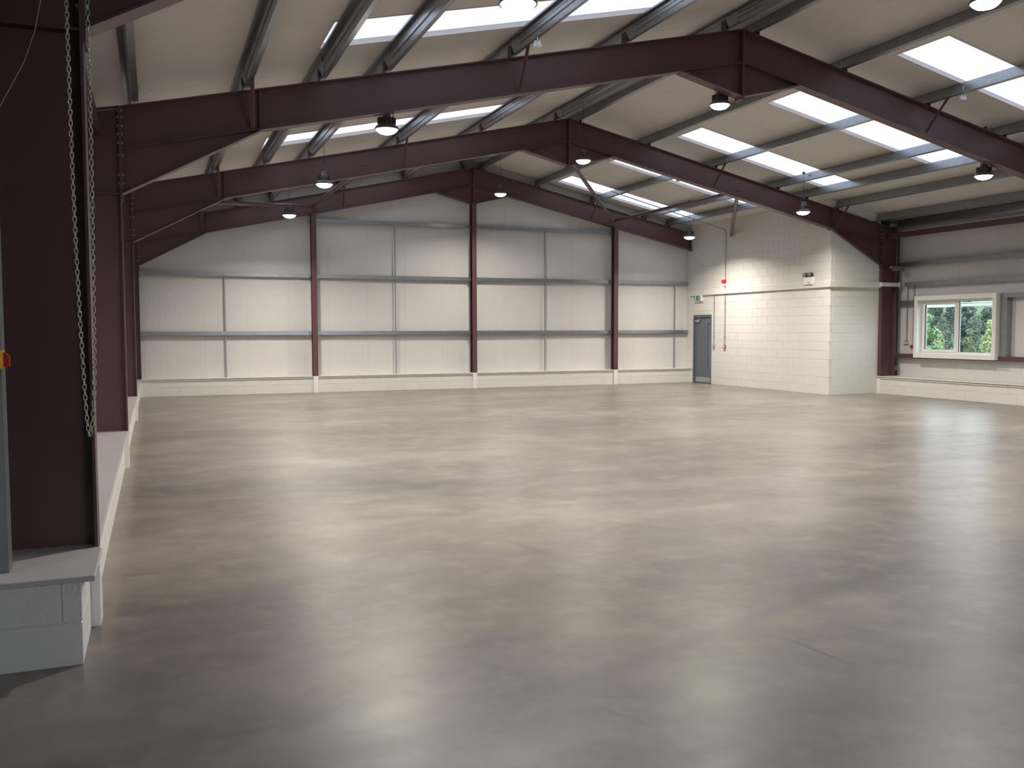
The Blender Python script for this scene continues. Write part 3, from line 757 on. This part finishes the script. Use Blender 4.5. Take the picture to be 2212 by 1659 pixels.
# right wall fittings
rx = XRR-.01
conduit('conduit', [(rx-.02, -6.52, 1.36), (rx-.02, -6.52, 2.75)], 'thin conduit above the double socket on the right wall')
conduit('conduit', [(rx-.02, -6.735, 1.29), (rx-.02, -6.735, 2.75)], 'thin conduit beside the left edge of the window')
t = thing('double_socket', 'metal double socket on the right wall near the red column', 'socket', (XRR, -6.50, 1.31))
b_ = MB(); b_.cbox(-.045, 0, -.075, .075, -.045, .045, .005); b_.build('box', M['steelplate'], t)
b_ = MB()
for yy in (-.04, .04): b_.cbox(-.049, -.045, yy-.028, yy+.028, -.03, .02, .001)
b_.build('outlets', M['white'], t)
b_ = MB()
for yy in (-.04, .04):
    for a_, c_ in ((0, .008), (-.012, -.012), (.012, -.012)): b_.box(-.0505, -.049, yy+a_-.003, yy+a_+.003, c_-.005, c_+.004)
b_.build('pin_slots', M['black'], t)
t = thing('fire_call_point', 'red call point on the right wall against the window surround', 'call point', (XRR, -6.72, 1.22))
b_ = MB(); b_.cbox(-.06, 0, -.055, .055, -.04, .04, .006); b_.build('box', M['redplastic'], t)
b_ = MB(); b_.cbox(-.064, -.06, -.02, .02, -.02, .02, .002); b_.build('button', M['darkred'], t)
b_ = MB(); b_.box(W+.50, W+.60, -6.31, -6.28, .60, .72); b_.box(W+.50, W+.60, -6.34, -6.31, .66, .69)
tag(b_.build('wall_clip', M['greybox']), 'small dark clip low on the right wall behind the red column', 'clip')

# ------------------------------------------------------------------ window
wn = MB(); xa = W+.42; xt = W+.44
# surround trim
for q in ((WY0-.10, WY0, WZ0-.11, WZ1+.11), (WY1, WY1+.095, WZ0-.11, WZ1+.11), (WY0, WY1, WZ0-.11, WZ0), (WY0, WY1, WZ1, WZ1+.11)): wn.box(xa, xt, *q)
for q in ((WY0-.10, WY0-.085, WZ0-.11, WZ1+.11), (WY1+.08, WY1+.095, WZ0-.11, WZ1+.11), (WY0-.085, WY1+.08, WZ0-.11, WZ0-.095), (WY0-.085, WY1+.08, WZ1+.095, WZ1+.11)): wn.box(xt, XRR+.02, *q)
# reveals
for q in ((WY0-.012, WY0, WZ0-.012, WZ1+.012), (WY1, WY1+.012, WZ0-.012, WZ1+.012), (WY0, WY1, WZ0-.012, WZ0), (WY0, WY1, WZ1, WZ1+.012)): wn.box(xt, W+.662, *q)
win = struct(wn.build('window_1', M['white'])); win['label'] = 'white framed window with two panes looking out on trees'
fx = W+.60
def ring(mb, x0, x1, y0, y1, z0, z1, t_):
    mb.box(x0, x1, y0, y0+t_, z0, z1); mb.box(x0, x1, y1-t_, y1, z0, z1); mb.box(x0, x1, y0+t_, y1-t_, z0, z0+t_); mb.box(x0, x1, y0+t_, y1-t_, z1-t_, z1)
b_ = MB(); ring(b_, fx, fx+.06, WY0, WY1, WZ0, WZ1, .045); b_.box(fx, fx+.06, -8.20, -8.145, WZ0+.045, WZ1-.045); wf = b_.build('window_frame', M['upvc'], win)
b_ = MB(); ring(b_, fx-.02, fx+.03, -8.145, WY1-.045, WZ0+.045, WZ1-.045, .055); sash = b_.build('opening_sash', M['upvc'], win)
b_ = MB(); ring(b_, fx-.012, fx+.02, -8.086, WY1-.104, WZ0+.104, WZ1-.104, .006); ring(b_, fx+.0, fx+.03, WY0+.047, -8.202, WZ0+.047, WZ1-.047, .006); b_.build('gasket', M['black'], win)
b_ = MB(); b_.box(fx+.01, fx+.016, -8.088, WY1-.102, WZ0+.102, WZ1-.102); b_.build('pane', M['glass'], sash)
b_ = MB(); b_.box(fx+.03, fx+.036, WY0+.045, -8.20, WZ0+.045, WZ1-.045); b_.build('pane', M['glass'], wf)
b_ = MB(); b_.cbox(fx-.035, fx-.02, -7.66, -7.60, WZ0+.055, WZ0+.085, .004); b_.bar((fx-.04, -7.62, WZ0+.075), (fx-.04, -7.72, WZ0+.06), .014, .012); b_.build('handle', M['upvc'], sash)

# ------------------------------------------------------------------ detectors hung at the purlins
def sensor(x, y, z, label, s=1):
    t = thing('ceiling_sensor', label, 'sensor', (x, y, z), 'small white sensors under the purlins')
    b_ = MB(); b_.cbox(-.05*s, .05*s, -.03*s, .03*s, 0, .05*s, .008); b_.build('body', M['white'], t)
    zt = zl(x)-z
    b_ = MB(); b_.tube([(0, 0, .05*s), (0, 0, max(.07, min(.22, zt-.01)))], .006, 6); b_.build('stem', M['white'], t)
    for q in (-.026, .026):
        b_ = MB(); b_.lathe([(.001, .026), (.014, .022), (.018, .008), (.015, -.01), (.001, -.014)], q*s, 0, .062*s, 12); b_.build('lens_head', M['white'], t)
sensor(12.67, -13.24, zr(12.67)-.05, 'white sensor under the right slope purlin in front of the second nearest frame')
sensor(5.07, -13.37, zr(5.07)-.10, 'white sensor above the left slope rafter, below the bright rooflights')
sensor(12.67, -4.66, zr(12.67)-.05, 'white sensor on the right slope in the far bay')
sensor(14.5, -7.12, zr(14.5)+.05, 'white sensor above the second right row lamp', .9)
sensor(14.5, -2.36, zr(14.5)+.05, 'white sensor above the first right row lamp', .9)
sensor(7.6, -4.9, zr(7.6)-.25, 'white sensor left of the ridge in the far bay', .9)

# ------------------------------------------------------------------ left foreground: roller door, isolator, chain, cable
t = thing('roller_door', 'grey steel roller shutter door at the left edge beside the nearest column', 'door', (-.5, LY, 0))
b_ = MB(); b_.box(-.02, .13, .17, .18, LEDGE, 3.7); b_.box(.122, .13, .18, .29, LEDGE, 3.7); b_.box(-.02, .0, .18, .29, LEDGE, 3.7); b_.build('guide', M['guide'], t)
b_ = MB(); b_.box(-.08, .06, -4.45, -4.35, 0, 3.7); b_.build('guide', M['guide'], t)
b_ = MB(); zz = 0.; prof = []
while zz < 3.5: prof += [(-.09, zz), (-.07, zz+.02), (-.07, zz+.06), (-.09, zz+.078)]; zz += .08
prof2 = [(p_[0], p_[1]) for p_ in prof]+[(-.10, prof[-1][1]), (-.10, 0)]
b_.prism(prof2, -4.36, -.02, 'y'); b_.build('curtain', M['guide'], t)
b_ = MB(); q = MB(); q.lathe([(.001, 0), (.19, 0), (.19, 4.2), (.001, 4.2)], seg=20); b_.add([(x_+.08, z_-4.3, y_+3.75) for x_, y_, z_ in q.v], q.f, True); b_.build('curtain_roll', M['guide'], t)
t = thing('isolator_switch', 'yellow and red isolator switch on the roller door guide', 'switch', (-.385, -19.36, 1.53))
b_ = MB(); b_.cbox(-.10, .0, -.04, .04, -.11, .09, .006); b_.build('box', M['greybox'], t)
b_ = MB(); b_.cbox(-.012, .030, -.045, .045, -.055, .035, .004); b_.build('yellow_plate', M['yellow'], t)
b_ = MB(); b_.prism([(.030, -.045), (.055, -.045), (.055, .005), (.044, .018), (.030, .025)], -.022, .022, 'y'); b_.build('rotary_knob', M['darkred'], t)

# chain
t = thing('hanging_chain', 'galvanised hand chain hanging in a loop in front of the nearest column', 'chain', (0, -19.3, 1.12))
def link_mesh():
    pts = []; hl_, r_ = .0085, .0078
    for a in range(6): an = math.pi*a/5; pts.append((r_*math.cos(an), 0, hl_+r_*math.sin(an)))
    for a in range(6): an = math.pi+math.pi*a/5; pts.append((r_*math.cos(an), 0, -hl_+r_*math.sin(an)))
    b_ = MB(); b_.tube(pts, .0022, 6, True); return b_.mesh('link', M['chain'])
M['chain'] = simple('zinc_chain', (.50, .49, .43), .3, .75, .1, 30.)
lm = link_mesh()
path = [(-.034, 2.65), (-.034, 2.18), (-.032, 1.6), (-.030, 1.27), (-.024, .9), (-.015, .53), (-.004, .20), (.002, .08), (.008, .012), (.012, 0), (.018, .012), (.026, .07), (.036, .17), (.043, .34), (.049, .76), (.056, 1.23), (.060, 1.74), (.060, 2.18), (.064, 2.65)]
seg_ = []; PIT = .0265
d_ = 0; cur = Vector((path[0][0], 0, path[0][1])); i = 1; acc = 0; pts = [cur.copy()]
while i < len(path):
    nx = Vector((path[i][0], 0, path[i][1])); L_ = (nx-cur).length
    if L_ < PIT-acc: acc += L_; cur = nx; i += 1
    else:
        cur = cur+(nx-cur).normalized()*(PIT-acc); acc = 0; pts.append(cur.copy())
for j in range(len(pts)-1):
    mid_ = (pts[j]+pts[j+1])/2; dd = (pts[j+1]-pts[j]).normalized()
    o = bpy.data.objects.new('link', lm); COL.objects.link(o); o.parent = t
    ang = math.atan2(dd.x, dd.z)
    o.rotation_euler = (Matrix.Rotation(ang, 3, 'Y') @ Matrix.Rotation(.25+(math.pi/2 if j % 2 else 0), 3, 'Z')).to_euler()
    o.location = mid_ + Vector((0, .0, 0))
b_ = MB(); q = MB(); q.lathe([(.001, -.02), (.06, -.02), (.055, 0), (.06, .02), (.001, .02)], seg=20); b_.add([(x_+.015, z_, y_+2.70) for x_, y_, z_ in q.v], q.f, True); b_.build('chain_wheel', M['guide'], t)
b_ = MB(); b_.tube([(-.10, -19.33, 3.55), (-.14, -19.33, 3.30), (-.175, -19.33, 3.12), (-.225, -19.33, 2.97), (-.285, -19.33, 2.85), (-.34, -19.33, 2.74), (-.375, -19.33, 2.55), (-.37, -19.33, 2.0), (-.40, -19.33, 1.62)], .0021, 6)
tag(b_.build('door_cable', M['lampcable']), 'thin pale cable looping across the dark nearest column', 'cable')

# ------------------------------------------------------------------ outside the window
g = MB(); g.add([(XRR+.2, -60, -.4), (XRR+.2, 420, -.4), (60, 420, -5), (60, -60, -5), (200, 420, -4), (200, -60, -4), (330, 420, 30), (330, -60, 30)],
                [(0, 3, 2, 1), (3, 5, 4, 2), (5, 7, 6, 4)])
tag(g.build('meadow', M['outside']), 'grassy ground falling away outside the window', 'ground', kind='structure')
camp = Vector((.3314, -24.3618, 1.6547))
def at(u, D):
    dd = F + (u-1106)/1941.4*R1; dd = Vector((dd.x, dd.y, 0)).normalized()
    k_ = D/ (dd.dot(Vector((F.x, F.y, 0)).normalized()))
    return Vector((camp.x, camp.y, 0))+dd*k_
def zpx(v, D): return camp.z+(715-v)/1941.4*D
rnd = random.Random(3)
def tree(u, D, vtop, wpx, mat, label, base=-5., n_=2600, lsz=None, nm='leafy_tree', zlow=None):
    p = at(u, D); zt = zpx(vtop, D); rad = wpx/1941.4*D/2
    t = thing(nm, label, 'tree', (p.x, p.y, base), 'trees seen through the window')
    H = zt-base; zl0 = H*.12 if zlow is None else zlow
    b_ = MB(); b_.tube([(0, 0, 0), (.03*rad, 0, H*.35), (-.02*rad, .02*rad, H*.75)], rad*.07, 8); b_.build('trunk', M['bark'], t)
    c_ = MB(); ls = lsz or rad*.085
    blobs = []
    for _ in range(26):
        h = rnd.random()**.8; a = rnd.random()*6.283; rr_ = rad*(1-.75*h**1.7)*rnd.uniform(.35, .85)
        blobs.append((rr_*math.cos(a), rr_*math.sin(a), zl0+(H-zl0)*(.08+.84*h), rad*rnd.uniform(.22, .40)))
    blobs.append((0, 0, H-rad*.25, rad*.25))
    V = []; Fs = []
    for _ in range(n_):
        bx, by, bz, br = rnd.choice(blobs)
        d_ = Vector((rnd.gauss(0, 1), rnd.gauss(0, 1), rnd.gauss(0, 1))).normalized(); r_ = br*rnd.uniform(.7, 1.05)
        c0 = Vector((bx, by, bz))+d_*r_
        a_ = Vector((rnd.gauss(0, 1), rnd.gauss(0, 1), rnd.gauss(0, 1))).normalized(); b2 = a_.cross(d_+a_*.1).normalized(); a_ = (d_*.4+a_).normalized()
        s_ = ls*rnd.uniform(.6, 1.3); o_ = len(V)
        V += [c0-a_*s_, c0+b2*s_*.6, c0+a_*s_, c0-b2*s_*.6]; Fs.append((o_, o_+1, o_+2, o_+3))
    c_.add(V, Fs); tag(c_.build('foliage', mat, t), kind='stuff')
    return t
tree(2002, 48, 680, 84, M['leaf_light'], 'bright green tree at the left side of the window view')
tree(2030, 52, 724, 52, M['leaf_yellow'], 'low yellow-green bush right of the bright green tree', n_=1500)
tree(2058, 50, 738, 36, M['leaf_yellow'], 'small yellow-green bush low by the window mullion', n_=1200)
tree(2092, 50, 712, 60, M['leaf_olive'], 'olive pointed bush in the middle of the right pane', n_=1800)
tree(2138, 44, 694, 84, M['leaf_yellow'], 'tall yellow-green tree at the right side of the window view')
tree(2112, 62, 700, 50, M['leaf_mid'], 'mid green tree behind the olive bush', n_=1800)
tree(2042, 64, 700, 44, M['leaf_mid'], 'mid green tree in the middle of the left pane', n_=1800)
k = 0
for u, D, v, wp in ((1960, 100, 640, 90), (2015, 105, 650, 80), (2050, 98, 655, 70), (2085, 112, 652, 80), (2128, 100, 666, 74), (2170, 100, 640, 90), (2035, 85, 690, 60), (2075, 88, 688, 56), (2105, 84, 680, 50), (2010, 88, 672, 50)):
    k += 1
    tree(u, D, v, wp, M['leaf_dark'] if k not in (7, 9) else M['leaf_mid'], 'dark woodland tree filling the distance beyond the window, tree %s' % ('far left', 'behind the left pane', 'left of the mullion', 'behind the mullion', 'behind the right pane', 'far right', 'lower, left of the mullion', 'lower, right of the mullion', 'lower, behind the right pane', 'lower, by the left edge')[k-1], n_=3200, nm='woodland_tree', base=-5)
# white rail outside
t = thing('outdoor_rail', 'white metal rail outside crossing the top of the window view', 'rail', (19.6, -8, -.4))
b_ = MB(); b_.cbox(-.04, .04, -4.5, 4.5, 2.63, 2.71, .01); b_.cbox(-.05, .05, -4.5, 4.5, 2.722, 2.74, .005); b_.build('rail', M['white'], t)
for yy in (-4.4, 4.4):
    b_ = MB(); b_.cbox(-.03, .03, yy-.03, yy+.03, 0, 2.62, .004); b_.build('post', M['white'], t)
p = at(2118, 330); gz = -4+34*(p.x-200)/130
t = thing('distant_house', 'brown house with pale windows above the white rail, top right of window view', 'house', (p.x, p.y, gz-1))
zb_ = zpx(664, 330)-gz+1
b_ = MB(); b_.box(-6, 6, -4, 4, 0, zb_+2.2); b_.build('walls', M['brick_far'], t)
b_ = MB(); b_.prism([(-6.6, zb_+2.0), (6.6, zb_+2.0), (0, zb_+4.6)], -4.6, 4.6, 'y'); b_.build('roof', M['greybox'], t)
for xx in (-3.6, 0, 3.6):
    b_ = MB(); b_.cbox(xx-.9, xx+.9, -4.08, -3.98, zb_+.2, zb_+1.6, .01); b_.build('window', M['white'], t)
    b_ = MB(); b_.cbox(-6.08, -5.98, xx*.7-.8, xx*.7+.8, zb_+.2, zb_+1.6, .01); b_.build('window', M['white'], t)

b_ = MB(); q0 = Vector((.18, -12.80, 4.56))
for d0, d1 in (((0, 0, 0), (.06, -.05, -.09)), ((.06, -.05, -.09), (.14, -.06, -.13)), ((.14, -.06, -.13), (.20, -.02, -.12))): b_.bar(q0+Vector(d0), q0+Vector(d1), .045, .004, (0, 1, 0))
tag(b_.build('torn_tape', M['white']), 'torn scrap of white tape hanging from the lowest left purlin above the rafter', 'tape')
